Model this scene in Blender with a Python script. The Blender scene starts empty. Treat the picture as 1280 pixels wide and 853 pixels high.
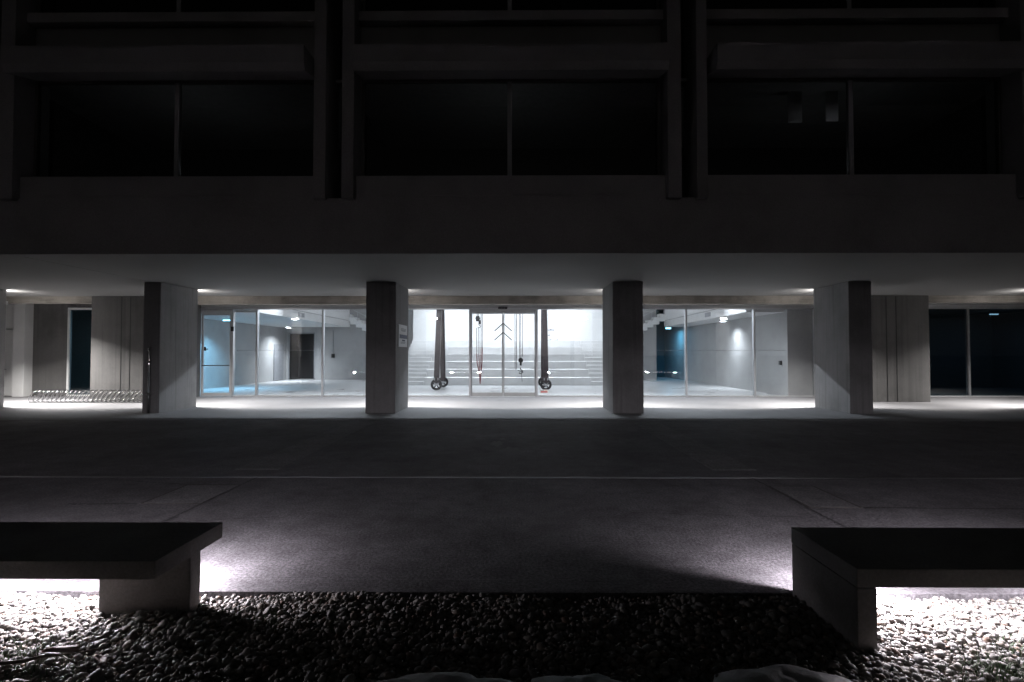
import bpy, bmesh, math, random
import numpy as np
from mathutils import Vector, Matrix
random.seed(7); rng = np.random.default_rng(11)
S = bpy.context.scene; COL = S.collection
R = math.radians

# ------------------------------------------------------------------ mesh helpers
def box(bm, x0, x1, y0, y1, z0, z1, bev=0.0):
    vs = [bm.verts.new(p) for p in ((x0,y0,z0),(x1,y0,z0),(x1,y1,z0),(x0,y1,z0),(x0,y0,z1),(x1,y0,z1),(x1,y1,z1),(x0,y1,z1))]
    fs = [bm.faces.new([vs[i] for i in f]) for f in ((3,2,1,0),(4,5,6,7),(0,1,5,4),(1,2,6,5),(2,3,7,6),(3,0,4,7))]
    if bev > 0:
        es = list({e for f in fs for e in f.edges})
        bmesh.ops.bevel(bm, geom=es, offset=bev, segments=2, affect='EDGES', profile=0.5)
def tube(bm, pts, r, n=8, cap=True, radii=None):
    pts = [Vector(p) for p in pts]; rings = []
    for i, p in enumerate(pts):
        a = pts[max(i-1,0)]; b = pts[min(i+1,len(pts)-1)]
        d = (b-a).normalized()
        u = d.cross(Vector((0,0,1)) if abs(d.z) < .95 else Vector((1,0,0))).normalized(); v = d.cross(u)
        rr = radii[i] if radii else r
        rings.append([bm.verts.new(p + u*math.cos(2*math.pi*k/n)*rr + v*math.sin(2*math.pi*k/n)*rr) for k in range(n)])
    for a, b in zip(rings, rings[1:]):
        for k in range(n): bm.faces.new((a[k], a[(k+1)%n], b[(k+1)%n], b[k]))
    if cap and n > 2:
        bm.faces.new(rings[0][::-1]); bm.faces.new(rings[-1])
def bar(bm, a, b, w, h):
    """square bar from a to b"""
    a, b = Vector(a), Vector(b); d = (b-a).normalized()
    u = d.cross(Vector((0,1,0)) if abs(d.y) < .9 else Vector((1,0,0))).normalized(); v = d.cross(u)
    r = []
    for p in (a, b): r.append([bm.verts.new(p + u*sx*w/2 + v*sy*h/2) for sx, sy in ((-1,-1),(1,-1),(1,1),(-1,1))])
    for k in range(4): bm.faces.new((r[0][k], r[0][(k+1)%4], r[1][(k+1)%4], r[1][k]))
    bm.faces.new(r[0][::-1]); bm.faces.new(r[1])
def prism_x(bm, poly, x0, x1):
    """polygon in (y,z) extruded along x"""
    a = [bm.verts.new((x0, y, z)) for y, z in poly]; b = [bm.verts.new((x1, y, z)) for y, z in poly]
    n = len(poly)
    for k in range(n): bm.faces.new((a[k], a[(k+1)%n], b[(k+1)%n], b[k]))
    bm.faces.new(a[::-1]); bm.faces.new(b)
def obj(name, bm, mat, parent=None, loc=None, smooth=False):
    bmesh.ops.recalc_face_normals(bm, faces=bm.faces[:])
    me = bpy.data.meshes.new(name); bm.to_mesh(me); bm.free()
    if smooth:
        for p in me.polygons: p.use_smooth = True
    o = bpy.data.objects.new(name, me); COL.objects.link(o)
    for m in (mat if isinstance(mat, (list, tuple)) else [mat]): me.materials.append(m)
    if parent: o.parent = parent
    if loc: o.location = loc
    return o
def boxes(name, mat, lst, parent=None, bev=0.0, loc=None):
    bm = bmesh.new()
    for b in lst: box(bm, *b, bev=bev)
    return obj(name, bm, mat, parent, loc)
def tag(o, label=None, cat=None, group=None, kind=None):
    for k, v in (('label', label), ('category', cat), ('group', group), ('kind', kind)):
        if v: o[k] = v
    return o
def thing(name, label, cat, loc=(0,0,0), group=None):
    o = bpy.data.objects.new(name, None); o.empty_display_size = .2
    COL.objects.link(o); o.location = loc
    return tag(o, label, cat, group)
def copy_tree(o, parent=None):
    c = o.copy(); COL.objects.link(c)
    if parent: c.parent = parent
    for ch in list(o.children): copy_tree(ch, c)
    return c
def area(name, parent, loc, sx, sy, power, color, rot=(0,0,0), spread=180):
    l = bpy.data.lights.new(name, 'AREA'); l.shape = 'RECTANGLE'; l.size = sx; l.size_y = sy
    l.energy = power; l.color = color; l.spread = R(spread)
    o = bpy.data.objects.new(name, l); COL.objects.link(o); o.parent = parent; o.location = loc; o.rotation_euler = rot
    return o

# ------------------------------------------------------------------ materials
def newmat(name):
    m = bpy.data.materials.new(name); m.use_nodes = True
    nt = m.node_tree; nt.nodes.clear()
    out = nt.nodes.new('ShaderNodeOutputMaterial'); b = nt.nodes.new('ShaderNodeBsdfPrincipled')
    nt.links.new(b.outputs[0], out.inputs[0])
    return m, nt, b, out
def N(nt, t, **kw):
    n = nt.nodes.new(t)
    for k, v in kw.items(): setattr(n, k, v)
    return n
def noise(nt, scale, detail=6, rough=.6, vec=None, vscale=None):
    geo = N(nt, 'ShaderNodeNewGeometry'); src = geo.outputs['Position']
    if vscale:
        mp = N(nt, 'ShaderNodeMapping'); mp.inputs['Scale'].default_value = vscale
        nt.links.new(src, mp.inputs[0]); src = mp.outputs[0]
    n = N(nt, 'ShaderNodeTexNoise'); n.inputs['Scale'].default_value = scale
    n.inputs['Detail'].default_value = detail; n.inputs['Roughness'].default_value = rough
    nt.links.new(src, n.inputs['Vector']); return n
def ramp(nt, src, stops):
    r = N(nt, 'ShaderNodeValToRGB'); e = r.color_ramp.elements
    e[0].position, e[0].color = stops[0][0], (*stops[0][1], 1); e[1].position, e[1].color = stops[-1][0], (*stops[-1][1], 1)
    for p, c in stops[1:-1]:
        q = e.new(p); q.color = (*c, 1)
    nt.links.new(src, r.inputs[0]); return r
def mul(nt, a, b, fac=1.0):
    m = N(nt, 'ShaderNodeMixRGB', blend_type='MULTIPLY'); m.inputs[0].default_value = fac
    nt.links.new(a, m.inputs[1]); nt.links.new(b, m.inputs[2]); return m
def concrete(name, c, rough=.8, stain=.35, boards=None, grain=.25, bump=.25, stain_scale=.8, spec=.4):
    m, nt, b, out = newmat(name)
    lo = tuple(v*(1-stain) for v in c); hi = tuple(min(1, v*(1+stain*.6)) for v in c)
    s = noise(nt, stain_scale, 8, .62); cr = ramp(nt, s.outputs[0], [(.3, lo), (.5, c), (.72, hi)])
    g = noise(nt, 55, 5, .7); gr = ramp(nt, g.outputs[0], [(.3, (1-grain,)*3), (.7, (1+grain*.3,)*3)])
    col = mul(nt, cr.outputs[0], gr.outputs[0])
    h = g.outputs[0]
    if boards:
        bn = noise(nt, boards[0], 3, .5, vscale=boards[1]); br = ramp(nt, bn.outputs[0], [(.35, (.72,)*3), (.48, (1,)*3), (.62, (.9,)*3)])
        col = mul(nt, col.outputs[0], br.outputs[0], .8)
    bp = N(nt, 'ShaderNodeBump'); bp.inputs['Strength'].default_value = bump; bp.inputs['Distance'].default_value = .01
    nt.links.new(h, bp.inputs['Height']); nt.links.new(bp.outputs[0], b.inputs['Normal'])
    nt.links.new(col.outputs[0], b.inputs['Base Color'])
    rr = ramp(nt, s.outputs[0], [(.3, (rough*.8,)*3), (.7, (min(1, rough*1.1),)*3)]); nt.links.new(rr.outputs[0], b.inputs['Roughness'])
    b.inputs['Specular IOR Level'].default_value = spec
    return m
def plain(name, c, rough=.5, metal=0.0, var=.12, scale=9):
    m, nt, b, out = newmat(name)
    s = noise(nt, scale, 5, .6); cr = ramp(nt, s.outputs[0], [(.3, tuple(v*(1-var) for v in c)), (.7, tuple(min(1, v*(1+var)) for v in c))])
    nt.links.new(cr.outputs[0], b.inputs['Base Color'])
    b.inputs['Roughness'].default_value = rough; b.inputs['Metallic'].default_value = metal
    return m
def emit(name, c, s):
    m = bpy.data.materials.new(name); m.use_nodes = True; nt = m.node_tree; nt.nodes.clear()
    out = N(nt, 'ShaderNodeOutputMaterial'); e = N(nt, 'ShaderNodeEmission'); e.inputs[0].default_value = (*c, 1); e.inputs[1].default_value = s
    nt.links.new(e.outputs[0], out.inputs[0]); return m
def glass(name, tint=(.965, .975, .985), f0=.085):
    m = bpy.data.materials.new(name); m.use_nodes = True; nt = m.node_tree; nt.nodes.clear()
    out = N(nt, 'ShaderNodeOutputMaterial'); t = N(nt, 'ShaderNodeBsdfTransparent'); t.inputs[0].default_value = (*tint, 1)
    g = N(nt, 'ShaderNodeBsdfGlossy'); g.inputs['Roughness'].default_value = 0.0
    lw = N(nt, 'ShaderNodeLayerWeight'); lw.inputs[0].default_value = .5
    p = N(nt, 'ShaderNodeMath', operation='POWER'); p.inputs[1].default_value = 5
    nt.links.new(lw.outputs['Facing'], p.inputs[0])
    ma = N(nt, 'ShaderNodeMath', operation='MULTIPLY_ADD'); ma.inputs[1].default_value = 1-f0; ma.inputs[2].default_value = f0
    nt.links.new(p.outputs[0], ma.inputs[0])
    mx = N(nt, 'ShaderNodeMixShader'); nt.links.new(ma.outputs[0], mx.inputs[0]); nt.links.new(t.outputs[0], mx.inputs[1]); nt.links.new(g.outputs[0], mx.inputs[2])
    nt.links.new(mx.outputs[0], out.inputs[0]); return m

def asphalt(name, c, blotch=.45):
    m, nt, b, out = newmat(name)
    big = noise(nt, .9, 6, .65); r0 = ramp(nt, big.outputs[0], [(.32, tuple(v*(1-blotch) for v in c)), (.5, c), (.68, tuple(v*(1+blotch*.8) for v in c))])
    mid = noise(nt, 5, 7, .7); r1 = ramp(nt, mid.outputs[0], [(.3, (.62,)*3), (.5, (1,)*3), (.7, (1.25,)*3)])
    fine = noise(nt, 42, 4, .75); r2 = ramp(nt, fine.outputs[0], [(.36, (.40,)*3), (.5, (.95,)*3), (.64, (1.6,)*3)])
    vo = N(nt, 'ShaderNodeTexVoronoi'); vo.inputs['Scale'].default_value = 26
    geo = N(nt, 'ShaderNodeNewGeometry'); nt.links.new(geo.outputs['Position'], vo.inputs['Vector'])
    r3 = ramp(nt, vo.outputs['Distance'], [(.06, (2.2,)*3), (.10, (1,)*3), (1, (1,)*3)])
    gate = noise(nt, 9, 2, .5); r4 = ramp(nt, gate.outputs[0], [(.55, (0,)*3), (.6, (1,)*3)])
    col = mul(nt, mul(nt, r0.outputs[0], r1.outputs[0]).outputs[0], r2.outputs[0])
    sp = N(nt, 'ShaderNodeMixRGB', blend_type='MULTIPLY'); nt.links.new(r4.outputs[0], sp.inputs[0]); nt.links.new(col.outputs[0], sp.inputs[1]); nt.links.new(r3.outputs[0], sp.inputs[2])
    nt.links.new(sp.outputs[0], b.inputs['Base Color'])
    bp = N(nt, 'ShaderNodeBump'); bp.inputs['Strength'].default_value = .9; bp.inputs['Distance'].default_value = .008
    nt.links.new(fine.outputs[0], bp.inputs['Height']); nt.links.new(bp.outputs[0], b.inputs['Normal'])
    b.inputs['Roughness'].default_value = .72
    return m
BOARD = (1.0, (7, 7, .25))
M = dict(
    conc=concrete('facade concrete', (.34, .335, .335), boards=None, stain=.25, stain_scale=.6),
    col=concrete('column concrete', (.255, .253, .256), boards=BOARD, stain=.28, bump=.3),
    board=concrete('board marked concrete', (.115, .112, .111), boards=(1.0, (5, 5, .15)), stain=.35, bump=.35),
    beam=concrete('beam concrete', (.31, .285, .255), boards=(1.0, (.5, 9, 9)), stain=.4, stain_scale=1.4),
    soffit=concrete('soffit concrete', (.22, .217, .214), stain=.15, grain=.12, bump=.1),
    pave=asphalt('asphalt paving', (.106, .100, .109)),
    band=asphalt('paving band', (.140, .134, .140), .3),
    cover=asphalt('cover slab surface', (.132, .126, .134), .25),
    kerb=concrete('kerb stone', (.11, .10, .10), rough=.75, stain=.4, grain=.4, bump=.5, stain_scale=2.5),
    porch=concrete('porch concrete', (.215, .213, .222), rough=.85, stain=.22, grain=.2, bump=.12, spec=.5),
    hallfloor=concrete('polished hall floor', (.55, .555, .56), rough=.32, stain=.12, grain=.08, bump=.04, spec=.5),
    hallwall=concrete('grey hall wall', (.42, .42, .42), rough=.7, stain=.15, grain=.1, bump=.1),
    bench=concrete('bench concrete', (.30, .29, .285), rough=.75, stain=.3, grain=.25, bump=.3, stain_scale=2.2),
    soil=concrete('dark soil', (.05, .045, .04), rough=.95, stain=.5, grain=.5, bump=.8),
    white=plain('white paint', (.78, .78, .78), .55, var=.03),
    offwhite=plain('off white plaster', (.66, .66, .66), .7, var=.05, scale=2),
    step=plain('pale stair', (.70, .70, .70), .6, var=.06, scale=2),
    alu=plain('brushed aluminium', (.55, .56, .58), .38, .85, var=.06),
    alud=plain('grey anodised metal', (.42, .425, .44), .5, .2, var=.06),
    frame_dark=plain('dark window frame', (.10, .095, .09), .5, .2),
    steel=plain('polished steel', (.72, .72, .72), .18, 1.0, var=.05),
    galv=plain('galvanised steel', (.55, .55, .56), .3, .9, var=.15, scale=20),
    drainm=plain('worn drain metal', (.08, .08, .085), .42, 1.0, var=.6, scale=1.5),
    coil=plain('bright zinc tube', (.21, .21, .215), .25, 1.0, var=.05),
    black=plain('black plastic', (.015, .015, .016), .4),
    iron=plain('dark cast iron', (.03, .028, .028), .5, .5),
    timber=plain('dark brown timber', (.020, .011, .012), .6, var=.35, scale=14),
    rope=plain('grey rope', (.055, .045, .042), .8),
    redrope=plain('red rope', (.16, .025, .025), .7),
    grey=plain('grey sheet', (.26, .265, .28), .5),
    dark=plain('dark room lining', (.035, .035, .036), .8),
    room=plain('dim room plaster', (.42, .42, .41), .8),
    dimceil=plain('dim upper ceiling', (.28, .28, .28), .85),
    joint=asphalt('tar joint', (.04, .038, .042), .2),
    teal=plain('teal wall paint', (.06, .13, .16), .6),
    paper=plain('white paper', (.75, .76, .78), .6, var=.03),
    blue=plain('navy print', (.012, .022, .07), .5),
    ink=plain('grey print', (.12, .13, .16), .6),
    red=plain('red sticker', (.55, .03, .03), .5),
    yellow=plain('yellow sticker', (.55, .40, .04), .5),
    snow=concrete('old snow', (.55, .55, .57), rough=.6, stain=.25, grain=.1, bump=.5, stain_scale=9),
    leaf=plain('dry leaf', (.20, .13, .11), .6, var=.4, scale=30),
    bark=plain('twig bark', (.09, .07, .06), .8, var=.4, scale=40),
    grass=plain('grass', (.045, .085, .03), .6, var=.4, scale=30),
    glass=glass('clear pane', f0=.075), glassd=glass('dark tinted pane', (.55, .63, .68), .06), glassu=glass('upper window pane', (.77, .77, .77), .035),
    lampw=emit('cool white diffuser', (.90, .94, 1.0), 12), ledw=emit('strip diffuser', (1.0, .96, 1.0), 14),
    lampwarm=emit('warm wall lamp diffuser', (1.0, .95, .90), 14),
    cyan=emit('cyan lamp', (.25, .75, 1.0), 7), cyan2=emit('dim cyan lamp', (.55, .85, 1.0), 1.2),
)
COOL = (.86, .93, 1.0); LED = (1.0, .93, 1.0); WALL = (1.0, .965, .93)

# ------------------------------------------------------------------ ground (setting)
def struct(name, mat, lst, bev=0.0): return tag(boxes(name, mat, lst, bev=bev), kind='structure')
bm = bmesh.new(); vs = [bm.verts.new(p) for p in ((-400,-400,-.2),(400,-400,-.2),(400,400,-.2),(-400,400,-.2))]; bm.faces.new(vs)
tag(obj('ground', bm, M['soil']), kind='structure')
struct('pavement', M['pave'], [(-60, 60, 3.78, 12.62, -.19, 0)])
struct('kerb', M['pave'], [(-60, 60, 3.575, 3.7785, -.19, 0)])
struct('porch_floor', M['porch'], [(-60, 60, 12.62, 19.56, -.19, .004)])
struct('hall_floor', M['hallfloor'], [(-14.6, 11.5, 19.56, 40, -.19, .004)])
struct('paving_band', M['band'], [(-4.0, -3.38, 7.3, 12.6, .003, .005), (2.78, 3.4, 7.3, 12.6, .003, .005)])
bm = bmesh.new()
def crack(x0, y0, x1, y1, w=.012, n=14, j=.006):
    for k in range(n):
        t0, t1 = k/n, (k+1)/n
        a = (x0+(x1-x0)*t0, y0+(y1-y0)*t0); b = (x0+(x1-x0)*t1, y0+(y1-y0)*t1)
        dx, dy = b[0]-a[0], b[1]-a[1]; L = math.hypot(dx, dy); nx, ny = -dy/L*w*(.6+.7*random.random()), dx/L*w*(.6+.7*random.random())
        ox, oy = random.uniform(-j, j), random.uniform(-j, j)
        f = [bm.verts.new((p[0]+s*nx+ox, p[1]+s*ny+oy, .004)) for p, s in ((a,-1),(b,-1),(b,1),(a,1))]
        bm.faces.new(f)
crack(-3.44, 6.85, -3.46, 3.8, .017, 22); crack(3.12, 6.85, 3.12, 3.8, .017, 22); crack(-4.15, 5.62, -4.9, 5.6, .014); crack(3.7, 5.54, 5.6, 5.5, .012); crack(-4.14, 6.45, -4.9, 6.6, .01); crack(3.0, 5.2, 1.2, 5.35, .006, 20, .02); crack(-3.4, 5.0, -2.4, 5.2, .006, 14, .02)
tag(obj('pavement_joint', bm, M['joint']), kind='structure')
# thin wet stain on the pavement
bm = bmesh.new(); 
for cx, cy, rx, ry, n in ((-.35, 9.4, .16, .35, 22), (-.1, 8.75, .22, .35, 22), (.12, 8.1, .03, .04, 9), (-.26, 9.9, .09, .14, 12)):
    ph = random.random()*6
    f = [bm.verts.new((cx+math.cos(2*math.pi*k/n)*rx*(.75+.25*math.sin(3*k+ph)), cy+math.sin(2*math.pi*k/n)*ry*(.75+.25*math.cos(2*k+ph)), .004)) for k in range(n)]
    bm.faces.new(f)
tag(obj('puddle', bm, plain('wet film', (.10, .098, .10), .6)), kind='structure')
# drain channel across the pavement
d = thing('drain_channel', 'narrow metal drain slot running straight across the dark pavement', 'drain', (0, 6.86, 0))
boxes('rail', M['drainm'], [(-30, 30, -.035, -.018, -.02, .004), (-30, 30, .018, .035, -.02, .004)], d)
boxes('slot', M['black'], [(-30, 30, -.018, .018, -.02, .003)], d)
for nm, x0, x1, y0, y1, lb in (('cover_slab', -4.13, -3.45, 5.63, 6.45, 'square concrete cover set in the pavement behind the bench with the inset leg'),
                               ('cover_slab', 3.14, 3.70, 5.54, 6.44, 'square concrete cover set in the pavement behind the bench with the flush end leg')):
    t = thing(nm, lb, 'cover', ((x0+x1)/2, (y0+y1)/2, 0)); w, h = (x1-x0)/2, (y1-y0)/2
    boxes('lid', M['cover'], [(-w+.023, w-.023, -h+.023, h-.023, -.05, .003)], t)
    boxes('rim', M['soil'], [(-w, w, -h, -h+.022, -.05, .002), (-w, w, h-.022, h, -.05, .002), (-w, -w+.014, -h+.014, h-.014, -.05, .002), (w-.022, w, -h+.014, h-.014, -.05, .002)], t)

# ------------------------------------------------------------------ gravel bed
struct('gravel_bed', M['soil'], [(-60, 60, -6, 3.57, -.19, -.055)])
def height(x, y):
    return .014*np.sin(2.1*x+.7)*np.cos(2.7*y+.3) + .010*np.sin(5.3*x+4.1*y) + .006*np.sin(11*x-7*y)
def pebbles():
    b = bmesh.new(); bmesh.ops.create_icosphere(b, subdivisions=2, radius=1)
    V0 = np.array([v.co[:] for v in b.verts]); F0 = np.array([[v.index for v in f.verts] for f in b.faces]); b.free()
    b = bmesh.new(); bmesh.ops.create_icosphere(b, subdivisions=1, radius=1)
    V1 = np.array([v.co[:] for v in b.verts]); F1 = np.array([[v.index for v in f.verts] for f in b.faces]); b.free()
    allv, allf, tint, off = [], [], [], 0
    def lay(xr, yr, sp, zoff, Vb, Fb, smin, smax):
        nonlocal off
        xs = np.arange(*xr, sp); ys = np.arange(*yr, sp)
        X, Y = np.meshgrid(xs, ys); X = X.ravel()+rng.uniform(-.5, .5, X.size)*sp; Y = Y.ravel()+rng.uniform(-.5, .5, Y.size)*sp
        ok = Y < 3.555; X, Y = X[ok], Y[ok]
        n = X.size
        base = smin+(smax-smin)*rng.beta(1.6, 3.2, n)
        sc = np.stack([base*rng.uniform(.9, 1.35, n), base*rng.uniform(.75, 1.05, n), base*rng.uniform(.45, .75, n)], 1)
        yaw = rng.uniform(0, 2*np.pi, n); tx = rng.normal(0, .35, n); ty = rng.normal(0, .35, n)
        # per pebble lumpy shape
        k = rng.normal(0, 1, (n, 3, 3))
        P = np.repeat(Vb[None], n, 0)
        l = np.einsum('nij,pj->npi', k, Vb)
        P = P*(1+.10*np.sin(1.7*l[:, :, :1])+.07*np.sin(2.3*l[:, :, 1:2]))
        P = P*sc[:, None, :]
        cx, sx = np.cos(tx)[:, None], np.sin(tx)[:, None]; cy, sy = np.cos(ty)[:, None], np.sin(ty)[:, None]; cz, sz = np.cos(yaw)[:, None], np.sin(yaw)[:, None]
        x, y, z = P[..., 0], P[..., 1], P[..., 2]
        y, z = y*cx-z*sx, y*sx+z*cx; x, z = x*cy+z*sy, -x*sy+z*cy; x, y = x*cz-y*sz, x*sz+y*cz
        zc = height(X, Y)+zoff+rng.uniform(-.008, .008, n)
        P = np.stack([x+X[:, None], y+Y[:, None], z+zc[:, None]], -1)
        allv.append(P.reshape(-1, 3)); nv = len(Vb)
        allf.append((Fb[None]+(off+np.arange(n)*nv)[:, None, None]).reshape(-1, 3)); off += n*nv
        tint.append(np.repeat(rng.uniform(0, 1, n), nv))
    lay((-4.7, 4.7), (2.25, 3.56), .025, -.030, V1, F1, .010, .026)
    lay((-4.7, 4.7), (2.25, 3.56), .026, -.014, V1, F1, .008, .029)
    lay((-3.2, 3.2), (2.45, 3.5), .070, -.004, V0, F0, .012, .036)
    V = np.concatenate(allv).astype(np.float32); F = np.concatenate(allf).astype(np.int32); T = np.concatenate(tint).astype(np.float32)
    me = bpy.data.meshes.new('gravel'); me.vertices.add(len(V)); me.vertices.foreach_set('co', V.ravel())
    me.loops.add(F.size); me.loops.foreach_set('vertex_index', F.ravel())
    me.polygons.add(len(F)); me.polygons.foreach_set('loop_start', np.arange(0, F.size, 3, dtype=np.int32))
    me.polygons.foreach_set('use_smooth', np.ones(len(F), bool))
    at = me.attributes.new('tint', 'FLOAT', 'POINT'); at.data.foreach_set('value', T)
    me.update(); me.validate()
    m, nt, b, out = newmat('river pebbles')
    a = N(nt, 'ShaderNodeAttribute'); a.attribute_name = 'tint'
    cr = ramp(nt, a.outputs['Fac'], [(0, (0.090, 0.075, 0.066)), (.10, (0.143, 0.134, 0.125)), (.22, (0.213, 0.204, 0.195)), (.45, (0.259, 0.244, 0.231)), (.62, (0.222, 0.186, 0.155)), (.7, (0.276, 0.267, 0.259)), (.88, (0.178, 0.173, 0.178)), (.95, (0.178, 0.116, 0.085)), (1, (0.125, 0.098, 0.085))])
    s = noise(nt, 60, 4, .6); sr = ramp(nt, s.outputs[0], [(.3, (.75,)*3), (.7, (1.05,)*3)])
    c = mul(nt, cr.outputs[0], sr.outputs[0]); nt.links.new(c.outputs[0], b.inputs['Base Color']); b.inputs['Roughness'].default_value = .62
    me.materials.append(m)
    o = bpy.data.objects.new('gravel', me); COL.objects.link(o)
    tag(o, 'rounded pale river pebbles covering the bed between and under the two benches', 'gravel', kind='stuff')
pebbles()

# ------------------------------------------------------------------ benches
def end_lamp(t, x, y):
    bm = bmesh.new(); tube(bm, [(x, y, .334), (x, y, .3445)], .03, 16); obj('end_lamp', bm, M['ledw'], t)
    area('end_light', t, (x, y, .324), .24, .04, PE, LED, rot=(R(20), 0, 0))
PE = 80
def bench_parts(t, L, inset_at, flush_at, PB, y_strip):
    """a slab on one full-depth end leg and one leg set in under the overhang (local x from 0 to L)"""
    boxes('seat_slab', M['bench'], [(0, L, -.34, .345, .345, .45)], t, bev=.005)
    a = .002 if flush_at == 0 else L-.112
    boxes('leg', M['bench'], [(a, a+.11, -.337, .342, -.12, .340)], t, bev=.005)
    a = .01 if inset_at == 0 else L-.60
    boxes('leg', M['bench'], [(a, a+.59, .0, .11, -.12, .344)], t, bev=.005)
    boxes('light_strip', M['ledw'], [(.45, L-.45, y_strip-.017, y_strip+.017, .332, .344)], t)
    area('strip_light', t, (L/2, y_strip, .328), L-.9, .035, PB, LED, rot=(R(-22), 0, 0), spread=165)
    if inset_at == 0: end_lamp(t, .47, .285); end_lamp(t, L-.42, .18)
    else: end_lamp(t, L-.47, .285); end_lamp(t, .42, .18)
def bench_flush(x0, x1, label, group):
    t = thing('concrete_bench', label, 'bench', (x0, 3.24, 0), group)
    bench_parts(t, x1-x0, 1, 0, 46, .07); return t
def bench_inset(x0, x1, label, group):
    t = thing('concrete_bench', label, 'bench', (x0, 3.31, 0), group)
    bench_parts(t, x1-x0, 1, 0, 105, .20); return t
G = 'lit concrete benches in a row along the gravel'
bench_inset(-4.9, -2.085, 'dark concrete bench with an overhanging slab and an inset leg, glowing underneath onto gravel', G)
bench_flush(1.90, 4.70, 'dark concrete bench with a full depth end leg flush with its slab, glowing underneath', G)

for x0, lb in ((8.7, 'next concrete bench of the row, beyond the right edge, mirrored in the glass'), (-11.7, 'next concrete bench of the row, beyond the left edge, mirrored in the glass')):
    bench_flush(x0, x0+2.8, lb, G)

# ------------------------------------------------------------------ small things on the gravel
def mound(cx, cy, rx, ry, h, label, seed):
    r = np.random.default_rng(seed); bm = bmesh.new(); n, m_ = 40, 14; rings = []
    ph = r.uniform(0, 6, 6)
    top = bm.verts.new((0, 0, h))
    for j in range(1, m_+1):
        q = j/m_; ring = []
        for k in range(n):
            a = 2*math.pi*k/n; w = 1+.16*math.sin(2*a+ph[0])+.10*math.sin(5*a+ph[1])+.06*math.sin(9*a+ph[2])
            x, y = math.cos(a)*rx*q*w, math.sin(a)*ry*q*w
            z = h*(1-q**2.2)+.012*math.sin(23*x+ph[3])*math.cos(27*y+ph[4])*(1-q)+.006*math.sin(61*x)*math.cos(55*y+ph[5])*(1-q)-.03*(q > .97)
            ring.append(bm.verts.new((x, y, z)))
        rings.append(ring)
    for k in range(n): bm.faces.new((top, rings[0][k], rings[0][(k+1)%n]))
    for a, b in zip(rings, rings[1:]):
        for k in range(n): bm.faces.new((a[k], b[k], b[(k+1)%n], a[(k+1)%n]))
    tag(obj('snow_patch', bm, M['snow'], loc=(cx, cy, -.01), smooth=True), label, 'snow', 'patches of old snow on the gravel')
mound(-.30, 2.52, .46, .16, .075, 'longest dim patch of old snow on the gravel, lying left of the middle', 1)
mound(.33, 2.54, .28, .15, .065, 'short dim patch of old snow in the middle of the gravel', 2)
mound(1.30, 2.58, .36, .17, .085, 'dim patch of old snow on the gravel beside the flush end leg', 3)
def leaf(name, cx, cy, z, L, W, rz, tilt, label):
    bm = bmesh.new(); n = 10; rows = []
    for i in range(n+1):
        t = i/n; w = W*math.sin(math.pi*min(1, t*.96+.02))**.8*(1-.25*t)
        rows.append([bm.verts.new((L*(t-.5), s*w/2, .014*math.sin(2.5*t)+abs(s)*.012+.004*math.sin(9*t+s))) for s in (-1, -.5, 0, .5, 1)])
    for a, b in zip(rows, rows[1:]):
        for k in range(4): bm.faces.new((a[k], a[k+1], b[k+1], b[k]))
    o = obj(name, bm, M['leaf'], smooth=True); o.location = (cx, cy, z); o.rotation_euler = (tilt, .1, rz)
    sm = o.modifiers.new('s', 'SOLIDIFY'); sm.thickness = .0015
    tag(o, label, 'leaf', 'dry leaves on the gravel')
leaf('dry_leaf', -2.47, 2.80, .018, .20, .085, .1, .15, 'broad curled dry leaf lying on the gravel above the twig')
leaf('dry_leaf', -2.20, 2.73, .016, .13, .05, -.5, -.1, 'narrow pale dry leaf lying on the gravel at the tip of the twig')
bm = bmesh.new(); pts = [(-2.80+.07*i, 2.665+.022*i+.008*math.sin(1.7*i), .030+.004*math.sin(2*i)) for i in range(9)]
tube(bm, pts, .008, 8, radii=[.012-.001*i for i in range(9)])
tube(bm, [pts[5], (pts[5][0]+.08, pts[5][1]-.05, .03), (pts[5][0]+.14, pts[5][1]-.07, .022)], .004, 6)
tag(obj('twig', bm, M['bark'], smooth=True), 'thin forked twig lying on the gravel in the corner below the leaves', 'twig')
bm = bmesh.new()
for cx, cy, rx, ry, n in ((-2.72, 2.86, .18, .12, 150), (-2.55, 2.70, .22, .10, 110), (2.52, 2.72, .17, .10, 200), (2.75, 2.9, .25, .14, 160), (-1.9, 3.2, .5, .12, 60), (-1.35, 3.15, .4, .2, 90), (2.3, 2.62, .2, .05, 60)):
    for _ in range(n):
        x, y = cx+random.gauss(0, rx*.6), cy+random.gauss(0, ry*.6); z = .0; h = random.uniform(.02, .075); a = random.uniform(0, 6.28); l = random.uniform(.01, .05); w = random.uniform(.0015, .003)
        p = [Vector((x+math.cos(a)*l*t*t, y+math.sin(a)*l*t*t, z-.01+h*t*(1-.2*t))) for t in (0, .4, .75, 1)]; u = Vector((-math.sin(a), math.cos(a), 0))
        r = [(bm.verts.new(q-u*w*(1-i/3.2)), bm.verts.new(q+u*w*(1-i/3.2))) for i, q in enumerate(p)]
        for a_, b_ in zip(r, r[1:]): bm.faces.new((a_[0], a_[1], b_[1], b_[0]))
tag(obj('grass', bm, M['grass']), 'sparse green grass blades growing up through the pebbles', 'grass', kind='stuff')

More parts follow.
